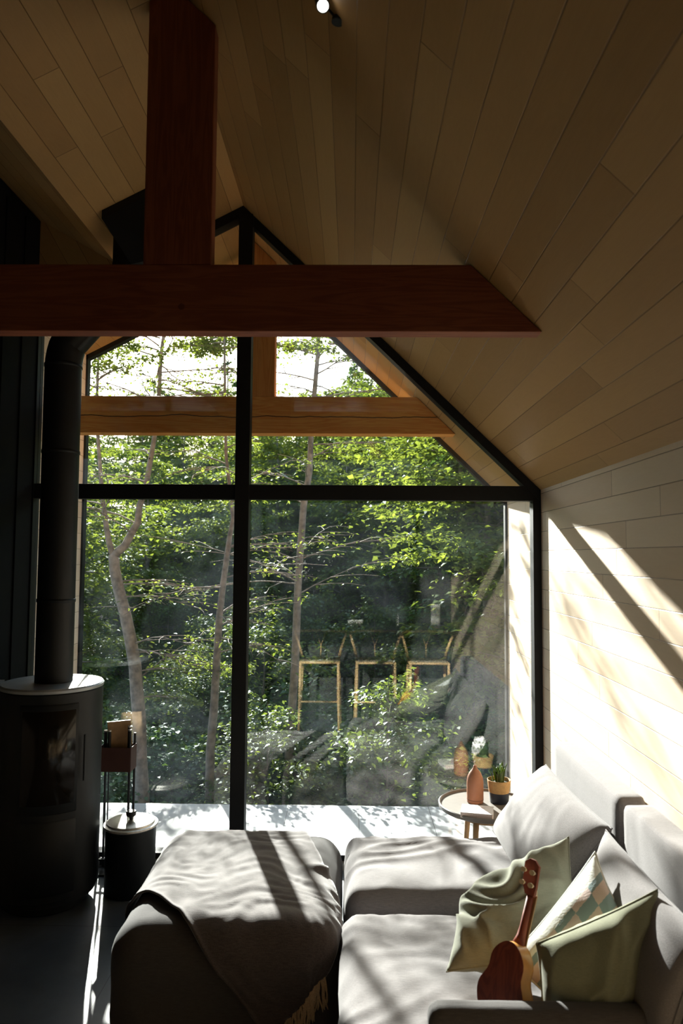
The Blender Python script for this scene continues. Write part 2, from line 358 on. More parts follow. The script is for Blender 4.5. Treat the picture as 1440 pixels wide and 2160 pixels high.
# black metal edge of the porch opening
e = .045
b = MB(); b.box((WX-.018, PE-.05, 0), (WX+.05, PE+.02, zr(WX))); b.box((LX-.05, PE-.05, 0), (LX+.018, PE+.02, zl(LX)))
b.prism([(APX, APZ), (WX+.02, zr(WX+.02)), (WX+.02, zr(WX+.02)-e), (APX, APZ-e)], PE-.05, PE+.02)
b.prism([(APX, APZ), (LX, zl(LX)), (LX, zl(LX)-e), (APX, APZ-e)], PE-.05, PE+.02)
o = b.build('trim_2', M['black_metal']); tag(o, 'thin black metal edge around the porch opening', kind='structure')

# the gable window
win = empty('window_1', (0, D, 0)); tag(win, 'tall gable window in a black frame', kind='structure')
def wpart(name, bm, mat=None, **k):
    o = bm.build(name, mat or M['black_metal'], None, **k); o.parent = win; o.matrix_parent_inverse = Matrix.Translation((0, -D, 0)); return o
y0, y1 = D-.05, D+.05
wpart('mullion', MB().box((-.857, y0-.01, .08), (-.752, y1, 4.76)), bevel=.003)
wpart('transom', MB().box((LX, y0+.004, 2.613), (WX, y1-.004, 2.722)), bevel=.003)
tr_, tl_ = .078, .080
b = MB(); b.box((1.318, y0, .08), (WX-.001, y1, 2.62)); b.box((LX, y0, .08), (-2.34, y1, 4.0)); b.box((LX, y0, 0), (WX-.001, y1, .085))
b.prism([(APX, APZ-.002), (WX-.001, zr(WX)-.002), (WX-.001, zr(WX)-.002-tr_*1.1), (APX, APZ-tr_*1.1)], y0, y1)
b.prism([(APX, APZ-.002), (LX, zl(LX)-.002), (LX, zl(LX)-tl_), (APX, APZ-tl_)], y0, y1)
wpart('outer_frame', b)
wpart('sill_rail', MB().box((LX, y0-.05, 0), (WX-.001, y0-.002, .045)), M['lid_metal'])
g0, g1 = D-.006, D+.006
for poly in ([(-2.34, .085), (-.857, .085), (-.857, 2.613), (-2.34, 2.613)], [(-.752, .085), (1.318, .085), (1.318, 2.613), (-.752, 2.613)],
             [(-2.34, 2.722), (-.857, 2.722), (-.857, APZ-tl_-.01), (-2.34, zl(-2.34)-tl_)],
             [(-.752, 2.722), (1.28, 2.722), (1.28, zr(1.28)-tr_*1.1), (-.752, zr(-.752)-tr_*1.1)]):
    wpart('glass_pane', MB().prism(poly, g0, g1), M['glass'])

# ------------------------------------------------------------------ timber trusses
def truss(y0, y1, mb, mp, label):
    t = empty('timber_truss', (APX, y0, 3.2)); tag(t, label, 'beam')
    def put(o): o.parent = t; o.matrix_parent_inverse = Matrix.Translation((-APX, -y0, -3.2)); return o
    za, zb = 3.205, 3.512
    xr = lambda z: APX + (z-APZ)/MR
    xl = lambda z: max(APX + (z-APZ)/ML, LX+.002)
    c = MB().prism([(xl(za)+.0, za), (xr(za)-.004, za), (xr(zb)-.004, zb), (xl(zb), zb)], y0, y1)
    put(c.build('tie_beam', mb, bevel=.004))
    c = MB().prism([(-.950, zb), (-.642, zb), (-.642, zr(-.642)-.004), (APX, APZ-.004), (-.950, zl(-.95)-.004)], y0+.002, y1-.002)
    put(c.build('king_post', mp, bevel=.004)); return t
truss(3.168, 3.255, M['beam'], M['post'], 'fir truss darkened for shade, crossing the room under the ceiling')
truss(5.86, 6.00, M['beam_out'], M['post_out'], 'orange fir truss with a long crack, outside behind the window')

# ------------------------------------------------------------------ ceiling spot
t = empty('ceiling_spotlight', (-.115, 2.43, 4.10)); tag(t, 'small black spotlight with a glowing lens on the ceiling', 'light')
ax = Vector((.12, -.55, -.83)).normalized(); top = Vector((-.118, 2.40, 4.145))
q = Matrix.Translation(-t.location)
def sp(o): o.parent = t; o.matrix_parent_inverse = q; return o
sp(MB().tube([top, top+ax*.07], .024, 20).build('housing', M['black_metal'], smooth=False))
sp(MB().tube([top, Vector((-.06, 2.42, zr(-.06))), ], .007, 8).build('stem', M['black_metal']))
me_, nt_, b_ = new_mat('lamp_lens'); b_.inputs['Emission Color'].default_value = (1, .95, .85, 1); b_.inputs['Emission Strength'].default_value = 6
sp(MB().tube([top+ax*.069, top+ax*.072], .019, 20).build('lens', me_))
sp(MB().tube([Vector((-.06, 2.42, zr(-.06)-.012)), Vector((-.058, 2.42, zr(-.06)+.003))], .022, 16).build('mounting_plate', M['black_metal']))

# ------------------------------------------------------------------ stove and flue
sx, sy, sr = -1.945, 4.74, .315
t = empty('wood_stove', (sx, sy, 0)); tag(t, 'tall black cylindrical wood stove with a flue pipe, standing by the left wall', 'stove')
MB().lathe([(0, .06), (.29, .06), (.30, .065), (.30, .09), (sr, .10), (sr, 1.335), (sr-.004, 1.342)], n=72).build('body', M['stove_metal'], t, smooth=True, angle=.5)
MB().lathe([(sr-.006, 1.342), (sr+.004, 1.345), (sr+.006, 1.362), (sr-.004, 1.372), (.12, 1.374), (0, 1.374)], n=72).build('top_plate', plain('sunlit_stove_top', (.36, .38, .39), .4, .3), t, smooth=True, angle=.5)  # plate colour lightened to carry the sunlight on the stove top
a0 = math.radians(-98); a1 = math.radians(-42)
d_ = MB().lathe([(sr+.003, .62), (sr+.010, .63), (sr+.010, 1.27), (sr+.003, 1.28)], n=24, a0=a0-.06, a1=a1+.06).build('door', M['stove_metal'], t, smooth=True)
MB().lathe([(sr+.011, .68), (sr+.0125, .682), (sr+.0125, 1.24), (sr+.011, 1.242)], n=24, a0=a0, a1=a1).build('door_glass', M['stove_glass'], d_, smooth=True)
hx, hy = (sr+.03)*math.cos(a1+.16), (sr+.03)*math.sin(a1+.16)
MB().tube([(hx, hy, .80), (hx, hy, 1.08)], .007, 10).build('handle', M['stove_metal'], d_)
MB().lathe([(sr+.002, .14), (sr+.008, .15), (sr+.008, .57), (sr+.002, .58)], n=24, a0=a0-.06, a1=a1+.06).build('wood_compartment_door', M['stove_metal'], t, smooth=True)
MB().lathe([(0, 0), (.25, 0), (.26, .01), (.26, .06), (0, .06)], n=48).build('plinth', M['stove_metal'], t, smooth=True, angle=.5)
px_, pr = .006, .118
fl = MB()
arc = [(px_, 0, 1.37), (px_, 0, 3.44)] + [(px_+.12*(1-math.cos(a)), 0, 3.44+.26*math.sin(a)) for a in (.2, .4, .6, .8)]
last = arc[-1]; dirv = Vector((.66, 0, .75)); e_ = Vector(last)+dirv*.50
arc += [tuple(e_)] + [(e_.x+.05, 0, e_.z+.07), (e_.x+.07, 0, e_.z+.15), (e_.x+.07, 0, e_.z+.36)]
fl.tube(arc, pr, 32).build('flue_pipe', M['stove_metal'], t, smooth=True, angle=1.0)
for z in (1.90, 2.88, 3.46): MB().lathe([(pr, -.012), (pr+.004, -.010), (pr+.004, .010), (pr, .012)], (px_, 0, z), 32).build('pipe_band', M['stove_metal'], t, smooth=True)
# ceiling box where the flue leaves the room
bx0, bx1, by0, by1 = -1.62, -1.00, 4.49, 5.02
b = MB()
zt = lambda x: zl(x)+.02
P8 = [(bx0, by0, zl(bx0)-.055), (bx1, by0, zl(bx1)-.055), (bx1, by1, zl(bx1)-.055), (bx0, by1, zl(bx0)-.055),
      (bx0, by0, zt(bx0)), (bx1, by0, zt(min(bx1, APX))), (bx1, by1, zt(bx1)), (bx0, by1, zt(bx0))]
b.add(P8, [(4, 5, 6, 7), (0, 1, 5, 4), (1, 2, 6, 5), (2, 3, 7, 6), (3, 0, 4, 7)])
cx_, cz_ = -1.31, 4.20
Q4 = [(cx_-.15, by0+.12, cz_-.09), (cx_+.15, by0+.12, cz_-.02), (cx_+.15, by1-.10, cz_-.02), (cx_-.15, by1-.10, cz_-.09)]
b.add(P8[:4]+Q4, [(0, 4, 5, 1), (1, 5, 6, 2), (2, 6, 7, 3), (3, 7, 4, 0), (4, 7, 6, 5)])
o = b.build('flue_ceiling_box', M['stove_metal'], t); o.matrix_parent_inverse = Matrix.Translation((-sx, -sy, 0))

# ------------------------------------------------------------------ ash bucket
t = empty('ash_bucket', (-1.447, 4.865, 0)); tag(t, 'black round ash bucket with a pale metal lid, beside the stove', 'bucket')
MB().lathe([(0, 0), (.155, 0), (.160, .01), (.163, .425), (.150, .425), (0, .425)], n=56).build('body', M['stove_metal'], t, smooth=True, angle=.5)
l_ = MB().lathe([(.172, .418), (.176, .424), (.174, .434), (.160, .438), (.157, .436), (.152, .447), (.145, .450), (0, .454)], n=56).build('lid', M['lid_metal'], t, smooth=True, angle=.6)
MB().lathe([(.012, .452), (.014, .475), (.030, .478), (.033, .484), (.033, .505), (.030, .510), (0, .511)], n=28).build('lid_knob', M['stove_metal'], l_, smooth=True, angle=.6)

# ------------------------------------------------------------------ fireside tool stand
t = empty('fireside_tool_stand', (-1.63, 5.13, 0)); tag(t, 'narrow black stand for fireside tools, between stove and ash bucket', 'tool stand')
MB().box((-.125, -.075, 0), (.115, .085, .012)).build('base_plate', M['stove_metal'], t, bevel=.003)
for x, y in ((-.105, -.055), (.10, -.055), (-.105, .06), (.10, .06)):
    MB().tube([(x, y, .012), (x, y, .94)], .008, 10).build('post', M['stove_metal'], t)
sl = MB(); sl.box((-.112, -.066, .70), (.108, -.060, .865)); sl.box((-.112, .064, .70), (.108, .070, .865)); sl.box((-.116, -.066, .70), (-.110, .070, .865)); sl.box((.106, -.066, .70), (.112, .070, .865))
sl.build('sleeve', plain('dark_brown_leather', (.06, .022, .016), .6), t, bevel=.002)
MB().box((-.112, -.062, .10), (.108, -.052, .112)).build('lower_rail', M['stove_metal'], t)
gt = 'fireside tools in the stand'
for i, (x, y, z, lab) in enumerate([(-.055, -.02, .975, 'black fireside tool with a pale tipped handle, left in the stand'), (.078, .00, 1.0, 'black fireside tool with a pale tipped handle, tallest in the stand'), (.092, -.035, .985, 'black fireside tool with a pale tipped handle, at the right edge of the stand'), (-.095, .02, .965, 'black fireside tool with a pale tipped handle, nearest the stove')]):
    k = empty('fireside_tool', (-1.63+x, 5.13+y, .04)); tag(k, lab, 'tool', gt)
    zz = z-.04
    MB().tube([(0, 0, .03), (0, 0, zz-.17)], .004, 8).build('rod', M['stove_metal'], k)
    MB().tube([(0, 0, zz-.17), (0, 0, zz-.01)], .0115, 14).build('handle', M['stove_metal'], k)
    MB().tube([(0, 0, zz-.01), (0, 0, zz)], .012, 14).build('handle_cap', M['lid_metal'], k)
    MB().box((-.018, -.006, 0), (.018, .006, .05)).build('tool_head', M['stove_metal'], k)
o = MB().box((-.075, -.008, 0), (.085, .008, .20)).build('wooden_board', M['table_wood'], bevel=.002); o.location = (-1.625, 5.165, .83); o.rotation_euler = (.05, -.08, .12)
tag(o, 'small tan wooden board standing upright in the tool stand', 'board')

# ------------------------------------------------------------------ soft shapes
def wr(p, amp, sc, seed=0):
    q = Vector((p[0]*sc+seed, p[1]*sc, p[2]*sc)); w = noise.noise_vector(q*.6)*1.3
    v = noise.noise(Vector((q.x+w.x, (q.y+w.y)*2.2, q.z+w.z)))
    return amp*((1-abs(v)*2.2))
def soft_box(lo, hi, r, bulge=0.0, amp=0.0, sc=5, seed=0, n=26, top_only=True, fold=None, flat_bottom=False):
    lo, hi = Vector(lo), Vector(hi); c = (lo+hi)/2; h = (hi-lo)/2
    bm = bmesh.new(); bmesh.ops.create_cube(bm, size=2.0); bmesh.ops.subdivide_edges(bm, edges=bm.edges[:], cuts=n, use_grid_fill=True)
    for v in bm.verts:
        u = v.co.copy()
        uu = Vector([math.copysign(math.sin(abs(x)*math.pi/2)**.85 if False else abs(x)**.9, x) for x in u])
        q = Vector((uu.x*h.x, uu.y*h.y, uu.z*h.z))
        inner = Vector([max(-hh+r, min(hh-r, qq)) if hh > r else 0 for hh, qq in zip(h, q)])
        if flat_bottom and q.z < h.z-r: inner.z = q.z
        dd = q-inner
        if dd.length > 1e-9: q = inner + dd.normalized()*r
        bx = (1-(u.x)**4)*(1-(u.y)**4)
        if u.z > -.2: q.z += bulge*bx*max(0, u.z)
        nn = dd.normalized() if dd.length > 1e-9 else Vector((0, 0, 1 if u.z > 0 else -1))
        if amp and (nn.z > -.5 or not top_only):
            wgt = 1.0 if fold is None else fold(c+q)
            q += nn*wr(c+q, amp, sc, seed)*wgt
        v.co = c+q
    me = bpy.data.meshes.new('soft'); bm.to_mesh(me); bm.free()
    me.polygons.foreach_set('use_smooth', [True]*len(me.polygons)); return me
def soft_obj(name, me, mat, parent=None, base=None):
    me.materials.append(mat); me.name = name; o = bpy.data.objects.new(name, me); link(o, parent)
    if parent is not None: o.matrix_parent_inverse = Matrix.Translation(-parent.location)
    return o
def pillow(corners, thick, amp=.01, sc=7, seed=0, n=34, pinch=.10, power=.5, sag=0.0):
    A, B, C_, D_ = [Vector(c) for c in corners]       # TL, TR, BR, BL
    nrm = (B-A).cross(D_-A).normalized(); vs = []; fs = []
    def pt(i, j, side):
        u = i/n*2-1; v = j/n*2-1
        pu = u*(1-pinch*(1-v*v)*abs(u)**3); pv = v*(1-pinch*(1-u*u)*abs(v)**3)
        a, b_ = (pu+1)/2, (pv+1)/2
        p = (A*(1-a)+B*a)*(1-b_) + (D_*(1-a)+C_*a)*b_
        prof = ((1-u*u)*(1-v*v))
        h = thick*.5*prof**power
        w = wr(p+nrm*side*.3, amp, sc, seed)*min(1, prof*5+.05)
        return p + nrm*side*(h+w) + Vector((0, 0, -sag*prof))
    idx = {}
    for side in (1, -1):
        for i in range(n+1):
            for j in range(n+1):
                edge = i in (0, n) or j in (0, n)
                if side == -1 and edge: idx[(side, i, j)] = idx[(1, i, j)]; continue
                idx[(side, i, j)] = len(vs); vs.append(pt(i, j, side))
        for i in range(n):
            for j in range(n):
                q = [idx[(side, i, j)], idx[(side, i+1, j)], idx[(side, i+1, j+1)], idx[(side, i, j+1)]]
                fs.append(tuple(q if side == 1 else q[::-1]))
    me = bpy.data.meshes.new('pillow'); me.from_pydata([tuple(v) for v in vs], [], fs); me.update()
    uv = me.uv_layers.new(name='UVMap'); inv = {}
    for (s, i, j), k in idx.items(): inv[k] = (i/n, j/n)
    for l in me.loops: uv.data[l.index].uv = inv[l.vertex_index]
    me.polygons.foreach_set('use_smooth', [True]*len(me.polygons)); return me, (A, B, C_, D_), nrm
def base_of(corners):
    c = sum((Vector(p) for p in corners), Vector())/4; return Vector((c.x, c.y, min(p[2] for p in corners)))

# ottoman
OX0, OX1, OY0, OY1, OZ = -1.12, -.045, 3.38, 4.66, .475
t = empty('ottoman', ((OX0+OX1)/2, (OY0+OY1)/2, 0)); tag(t, 'large dark grey upholstered ottoman half covered by a blanket', 'ottoman')
soft_obj('cushion', soft_box((OX0, OY0, .035), (OX1, OY1, OZ), .15, .012, .003, 3, n=30, flat_bottom=True), M['ottoman'], t)
o = MB().box((OX0+.14, OY0+.14, 0), (OX1-.14, OY1-.14, .05)).build('foot_frame', M['black_metal'], t); o.matrix_parent_inverse = Matrix.Translation(-t.location)
# blanket
r_ = .15
def on_ottoman(x, s, off=.010):
    fx0, fx1, fy0, fy1 = OX0+r_, OX1-r_, OY0+r_, OY1-r_
    a = x-fx1 if x > fx1 else (x-fx0 if x < fx0 else 0); c = s-fy1 if s > fy1 else (s-fy0 if s < fy0 else 0)
    e = math.hypot(a, c); X = min(max(x, fx0), fx1); Y = min(max(s, fy0), fy1); R = r_+off
    u = (x-(OX0+OX1)/2)/((OX1-OX0)/2); w = (s-(OY0+OY1)/2)/((OY1-OY0)/2)
    bul = .014*max(0, 1-u**4)*max(0, 1-w**4)
    if e < 1e-9: return Vector((X, Y, OZ+off+bul)), Vector((0, 0, 1))
    dx, dy = a/e, c/e
    if e < math.pi*R/2: h, dr, nz = R*math.sin(e/R), R*(1-math.cos(e/R)), math.cos(e/R)
    else: h, dr, nz = R, R+e-math.pi*R/2, 0
    nh = math.sqrt(1-nz*nz)
    return Vector((X+dx*h, Y+dy*h, OZ+off+bul-dr)), Vector((dx*nh, dy*nh, nz))
def lerp_path(P, t):
    L = [0]
    for a, c in zip(P, P[1:]): L.append(L[-1]+math.hypot(c[0]-a[0], c[1]-a[1]))
    d = t*L[-1]
    for i in range(len(P)-1):
        if d <= L[i+1] or i == len(P)-2:
            k = (d-L[i])/(L[i+1]-L[i]); return (P[i][0]+(P[i+1][0]-P[i][0])*k, P[i][1]+(P[i+1][1]-P[i][1])*k)
LP = [(-1.10, 4.66), (-1.20, 4.25), (-1.27, 3.86), (-1.00, 3.72), (-.84, 3.56), (-.70, 3.40), (-.52, 3.20), (-.36, 3.00)]
RP = [(-.30, 4.70), (-.20, 4.30), (-.12, 4.02), (-.03, 3.80), (-.01, 3.55), (-.05, 3.30)]
nu, nv = 70, 110; vs = []; ns = []
for j in range(nv+1):
    l = lerp_path(LP, j/nv); r = lerp_path(RP, j/nv)
    for i in range(nu+1):
        k = i/nu; x = l[0]*(1-k)+r[0]*k; s = l[1]*(1-k)+r[1]*k
        p, n_ = on_ottoman(x, s)
        w = wr((x, s, 0), .007, 4.5, 3)+.5*wr((s*.7, x, 0), .005, 9, 8)
        rib = .010*math.exp(-((k-.0)/.02)**2)
        fold = .022*math.exp(-((s-4.0-.25*(x+.3))/.035)**2)*max(0, min(1, (x+.28)*9))
        vs.append(p+n_*(max(w, -.006)+rib+fold+.004)); ns.append(n_)
W_ = nu+1; fs = [(j*W_+i, (j+1)*W_+i, (j+1)*W_+i+1, j*W_+i+1) for j in range(nv) for i in range(nu)]
bl = empty('throw_blanket', (-.6, 3.7, OZ)); tag(bl, 'brown wool throw blanket with a tan fringe, spread over the ottoman', 'blanket')
o = mesh_obj('cloth', vs, fs, M['blanket'], bl, True); o.matrix_parent_inverse = Matrix.Translation(-bl.location)
m_ = o.modifiers.new('thickness', 'SOLIDIFY'); m_.thickness = .010; m_.offset = 1
rng = random.Random(4); fr = MB()
for q in range(62):
    k = q/61; j = nv; i = min(nu, int(k*nu)); p = Vector(vs[j*W_+i])
    ln = .10+rng.random()*.035; a = rng.uniform(-.2, .2)
    pts = [p+Vector((a*ln*tt + .004*math.sin(tt*7+q), -.008-.004*rng.random(), -ln*tt)) for tt in (0, .3, .6, .85, 1)]
    pts = [Vector((v.x, v.y, max(v.z, .006))) for v in pts]
    fr.tube(pts, [.0035, .0042, .0038, .004, .002], 5)
o = fr.build('fringe', M['fringe'], bl, smooth=True); o.matrix_parent_inverse = Matrix.Translation(-bl.location)

# sofa
sf = empty('sofa', (.75, 3.5, 0)); tag(sf, 'long grey fabric sofa along the right wall', 'sofa')
def sfp(o): o.parent = sf; o.matrix_parent_inverse = Matrix.Translation(-sf.location); return o
def sfold(p):
    return 1.0
soft_obj('seat_cushion', soft_box((-.02, 3.80, .16), (1.22, 4.62, .465), .085, .018, .014, 3.0, 2, n=56), M['sofa'], sf)
soft_obj('seat_cushion', soft_box((-.035, 2.66, .16), (1.22, 3.66, .465), .085, .018, .009, 2.6, 9, n=50), M['sofa'], sf)
sfp(MB().box((.02, 2.68, .05), (1.36, 4.60, .20)).build('sofa_base', M['ottoman'], bevel=.02))
for x, y in ((.08, 2.75), (.08, 4.52), (1.3, 2.75), (1.3, 4.52)):
    sfp(MB().tube([(x, y, 0), (x, y, .06)], .02, 10).build('leg', M['black_metal']))
soft_obj('backrest', soft_box((1.225, 3.40, .15), (1.368, 4.45, 1.10), .034, 0, .002, 3, 1, n=24, top_only=False), M['sofa'], sf)
soft_obj('backrest', soft_box((1.225, 2.40, .15), (1.368, 3.35, 1.10), .034, 0, .002, 3, 6, n=24, top_only=False), M['sofa'], sf)
soft_obj('armrest', soft_box((.275, 2.555, .06), (1.22, 2.655, .655), .042, 0, .002, 3, 4, n=24, top_only=False), M['ottoman'], sf)  # darker cloth than the seats, standing in for shade on the arm
for a, b_ in ((3.45, 4.40), (2.45, 3.30)):
    sfp(MB().tube([(1.262, a, 1.094), (1.262, b_, 1.094)], .0035, 6).build('piping', M['ottoman']))

def cushion(name, corners, thick, mat, label, group, seam=None, **k):
    me, cs, nrm = pillow(corners, thick, **k); e_ = empty(name, base_of(corners)); tag(e_, label, 'cushion', group)
    soft_obj('cover', me, mat, e_)
    if seam:
        v = me.vertices; n = k.get('n', 34); ring = []
        # the border of the pillow mesh, in order, as a piped seam
        W = n+1; key = lambda i, j: i*W+j
        ring = [key(i, 0) for i in range(n)]+[key(n, j) for j in range(n)]+[key(i, n) for i in range(n, 0, -1)]+[key(0, j) for j in range(n, -1, -1)]
        o = MB().tube([v[i].co for i in ring], seam, 6, cap=False).build('seam', mat, e_, smooth=True); o.matrix_parent_inverse = Matrix.Translation(-e_.location)
    return e_
g_ = 'loose back cushions on the sofa'
cushion('back_cushion', [(.86, 4.46, .56), (1.15, 4.34, .985), (1.20, 3.40, .965), (.90, 3.44, .54)], .24, M['sofa'],
        'plump grey sofa cushion leaning on the backrest nearest the window', g_, .004, amp=.004, sc=3, seed=2, n=40, pinch=.05, power=.38)
cushion('back_cushion', [(1.03, 3.34, .55), (1.165, 3.38, .965), (1.165, 2.44, .965), (1.03, 2.48, .55)], .16, M['sofa'],
        'grey sofa cushion behind the scatter cushions, farther from the window', g_, .004, amp=.004, sc=3, seed=5, n=40, pinch=.05, power=.38)
g_ = 'scatter cushions on the sofa'
cushion('scatter_cushion', [(.50, 3.36, .66), (.985, 3.34, .95), (.94, 2.98, .60), (.385, 2.97, .56)], .17, M['dark_sage'],
        'crumpled grey-green linen cushion lying behind the ukulele neck', g_, .003, amp=.026, sc=5.5, seed=7, n=60, pinch=.07)
# patchwork cushion
m, nt, bb = new_mat('patchwork_cloth'); uvn = nt.nodes.new('ShaderNodeUVMap'); sep = nt.nodes.new('ShaderNodeSeparateXYZ'); nt.links.new(uvn.outputs[0], sep.inputs[0])
tcn = nt.nodes.new('ShaderNodeTexCoord'); jit = N(nt, 'ShaderNodeTexNoise', i_Scale=90.0); nt.links.new(tcn.outputs['Object'], jit.inputs['Vector'])
ju = math_n(nt, 'MULTIPLY_ADD', jit.outputs[0], .03, sep.outputs[0]); jv = math_n(nt, 'MULTIPLY_ADD', jit.outputs[0], .03, sep.outputs[1])
cu = math_n(nt, 'FLOOR', math_n(nt, 'MULTIPLY', ju, 5.0)); cv = math_n(nt, 'FLOOR', math_n(nt, 'MULTIPLY', jv, 6.0))
cc = nt.nodes.new('ShaderNodeCombineXYZ'); nt.links.new(cu, cc.inputs[0]); nt.links.new(cv, cc.inputs[1])
wn = N(nt, 'ShaderNodeTexWhiteNoise', noise_dimensions='2D'); nt.links.new(cc.outputs[0], wn.inputs['Vector'])
chk = math_n(nt, 'MODULO', math_n(nt, 'ADD', cu, cv), 2.0)
inner = math_n(nt, 'MULTIPLY', math_n(nt, 'GREATER_THAN', jv, .24), math_n(nt, 'LESS_THAN', jv, .86))
base = ramp(nt, wn.outputs[0], [(.2, (.62, .48, .40)), (.8, (.55, .45, .42))])
blue = ramp(nt, wn.outputs[0], [(.2, (.13, .22, .235)), (.8, (.20, .30, .31))])
col = mixc(nt, math_n(nt, 'MULTIPLY', chk, .9), base, blue); col = mixc(nt, inner, (.66, .68, .64), col)
nt.links.new(col, bb.inputs['Base Color']); bb.inputs['Roughness'].default_value = .95; bump(nt, bb, jit.outputs[0], .4, .003)
cushion('scatter_cushion', [(.61, 2.92, .62), (1.03, 3.12, .97), (1.08, 2.84, .79), (.80, 2.80, .50)], .15, m,
        'white patchwork cushion with teal and pink squares, in the middle of the sofa', g_, .005, amp=.008, sc=6, seed=3, n=44, pinch=.08)
cushion('scatter_cushion', [(.695, 2.78, .77), (1.135, 2.75, .985), (1.11, 2.73, .50), (.70, 2.74, .47)], .20, M['sage'],
        'plain olive-green linen cushion, the one nearest the sofa arm', g_, .003, amp=.022, sc=5, seed=11, n=50, pinch=.05, power=.42)

# ------------------------------------------------------------------ ukulele
uk = empty('ukulele', (.545, 2.745, .50)); tag(uk, 'small dark reddish brown ukulele propped upright against the sofa arm', 'ukulele')
m_red = timber('koa_wood', (.12, .024, .014), (.22, .048, .022), horiz=False)
m_side = plain('honey_wood', (.55, .27, .07), .3, nscale=20)
m_cream = plain('cream_peg', (.75, .62, .42), .3)
bodyp = []
for k in range(48):
    a = 2*math.pi*k/48; z = .125*math.sin(a)
    w = .086-.016*math.sin(a) - .020*math.exp(-((z-.025)/.038)**2)
    bodyp.append((w*math.cos(a)*(1.0 if abs(math.cos(a)) > .0 else 1), z+.125))
UK = MB(); n = len(bodyp)
front = [(x, .030, z) for x, z in bodyp]; back = [(x, -.030, z) for x, z in bodyp]
mat_uk = Matrix.LocRotScale(Vector((0, 0, 0)), Matrix.Rotation(.31, 3, 'Y') @ Matrix.Rotation(-.22, 3, 'X') @ Matrix.Rotation(-.85, 3, 'Z'), Vector((1.12, 1.12, 1.12)))
def ukp(mb, name, mat, parent=uk, **k):
    mb.v = [tuple(mat_uk @ Vector(v)) for v in mb.v]; return mb.build(name, mat, parent, **k)
body = ukp(MB().add(front+back, [(i, (i+1) % n, (i+1) % n+n, i+n) for i in range(n)]), 'body_sides', m_side, smooth=True)
ukp(MB().add([(x*1.02, y, z) for x, y, z in back]+[(x*1.02, y-.003, z) for x, y, z in back], [tuple(range(n-1, -1, -1)), tuple(range(n, 2*n))]+[(i, i+n, (i+1) % n+n, (i+1) % n) for i in range(n)]), 'back_plate', m_red)
ukp(MB().add([(x*1.02, y, z) for x, y, z in front]+[(x*1.02, y+.003, z) for x, y, z in front], [tuple(range(n)), tuple(range(2*n-1, n-1, -1))]+[(i, (i+1) % n, (i+1) % n+n, i+n) for i in range(n)]), 'soundboard', m_side)
ukp(MB().tube([(0, .034, .150), (0, .0345, .150)], .024, 20), 'sound_hole', M['black_metal'])
ukp(MB().box((-.022, .033, .055), (.022, .040, .066)), 'bridge', m_red)
ukp(MB().tube([(0, .012, .235), (0, .020, .27), (0, .022, .30), (0, .022, .40)], [.028, .019, .0165, .0150], 14, flat=.75), 'neck', m_red, smooth=True)
ukp(MB().box((-.0185, .030, .20), (.0185, .036, .405)), 'fretboard', plain('pale_fingerboard', (.30, .17, .08), .4))
hd = MB().add([(-.017, .010, .40), (.017, .010, .40), (.026, -.004, .43), (.028, -.016, .50), (.010, -.019, .515), (-.010, -.019, .515), (-.028, -.016, .50), (-.026, -.004, .43)] +
              [(-.017, .026, .40), (.017, .026, .40), (.026, .010, .43), (.028, -.002, .50), (.010, -.005, .515), (-.010, -.005, .515), (-.028, -.002, .50), (-.026, .010, .43)],
              [tuple(range(8)), tuple(range(15, 7, -1))]+[(i, i+8, (i+1) % 8+8, (i+1) % 8) for i in range(8)])
head = ukp(hd, 'headstock', m_red, bevel=.002)
for x in (-.017, .017):
    for z in (.435, .475):
        yb = .004-(z-.43)*.17
        ukp(MB().tube([(x, yb-.006, z), (x, yb-.022, z)], .0035, 8), 'tuner_shaft', M['lid_metal'], head)
        ukp(MB().tube([(x*1.0, yb-.022, z), (x*1.0, yb-.030, z)], [.0095, .0105], 12, flat=.8), 'tuning_peg', m_cream, head, smooth=False)
for i in range(4):
    x = (i-1.5)*.009; ukp(MB().tube([(x, .041, .06), (x, .039, .405), (x, .022, .44)], .0008, 5), 'string', m_cream)

# ------------------------------------------------------------------ side table and what stands on it
tc_ = (.905, 4.945); TZ = .55
t = empty('side_table', (*tc_, 0)); tag(t, 'round greige side table with a raised rim, in front of the window', 'side table')
MB().lathe([(0, TZ-.022), (.296, TZ-.022), (.309, TZ-.014), (.311, TZ+.010), (.306, TZ+.014), (.300, TZ+.012), (.296, TZ), (0, TZ)], n=80).build('tray_top', M['table'], t, smooth=True, angle=.5)
for k in range(3):
    a = math.radians(90+120*k+30)
    MB().tube([(.17*math.cos(a), .17*math.sin(a), TZ-.022), (.23*math.cos(a), .23*math.sin(a), 0)], [.020, .014], 14).build('leg', M['table_wood'], t, smooth=True)
MB().lathe([(.15, TZ-.075), (.175, TZ-.075), (.175, TZ-.022), (.15, TZ-.022), (.15, TZ-.075)], n=48).build('apron', M['table_wood'], t, smooth=True, angle=.5)
# diffuser
t = empty('aroma_diffuser', (.845, 4.99, TZ)); tag(t, 'terracotta bottle-shaped aroma diffuser puffing steam', 'diffuser')
MB().lathe([(0, 0), (.050, 0), (.054, .004), (.056, .02), (.056, .135), (.052, .165), (.040, .195), (.024, .215), (.014, .228), (.010, .245), (.006, .247), (0, .240)], n=48).build('body', M['terracotta'], t, smooth=True)
MB().lathe([(.0562, .022), (.0568, .024), (.0562, .026)], n=48).build('base_ring', plain('dark_clay_line', (.14, .05, .03), .6), t)
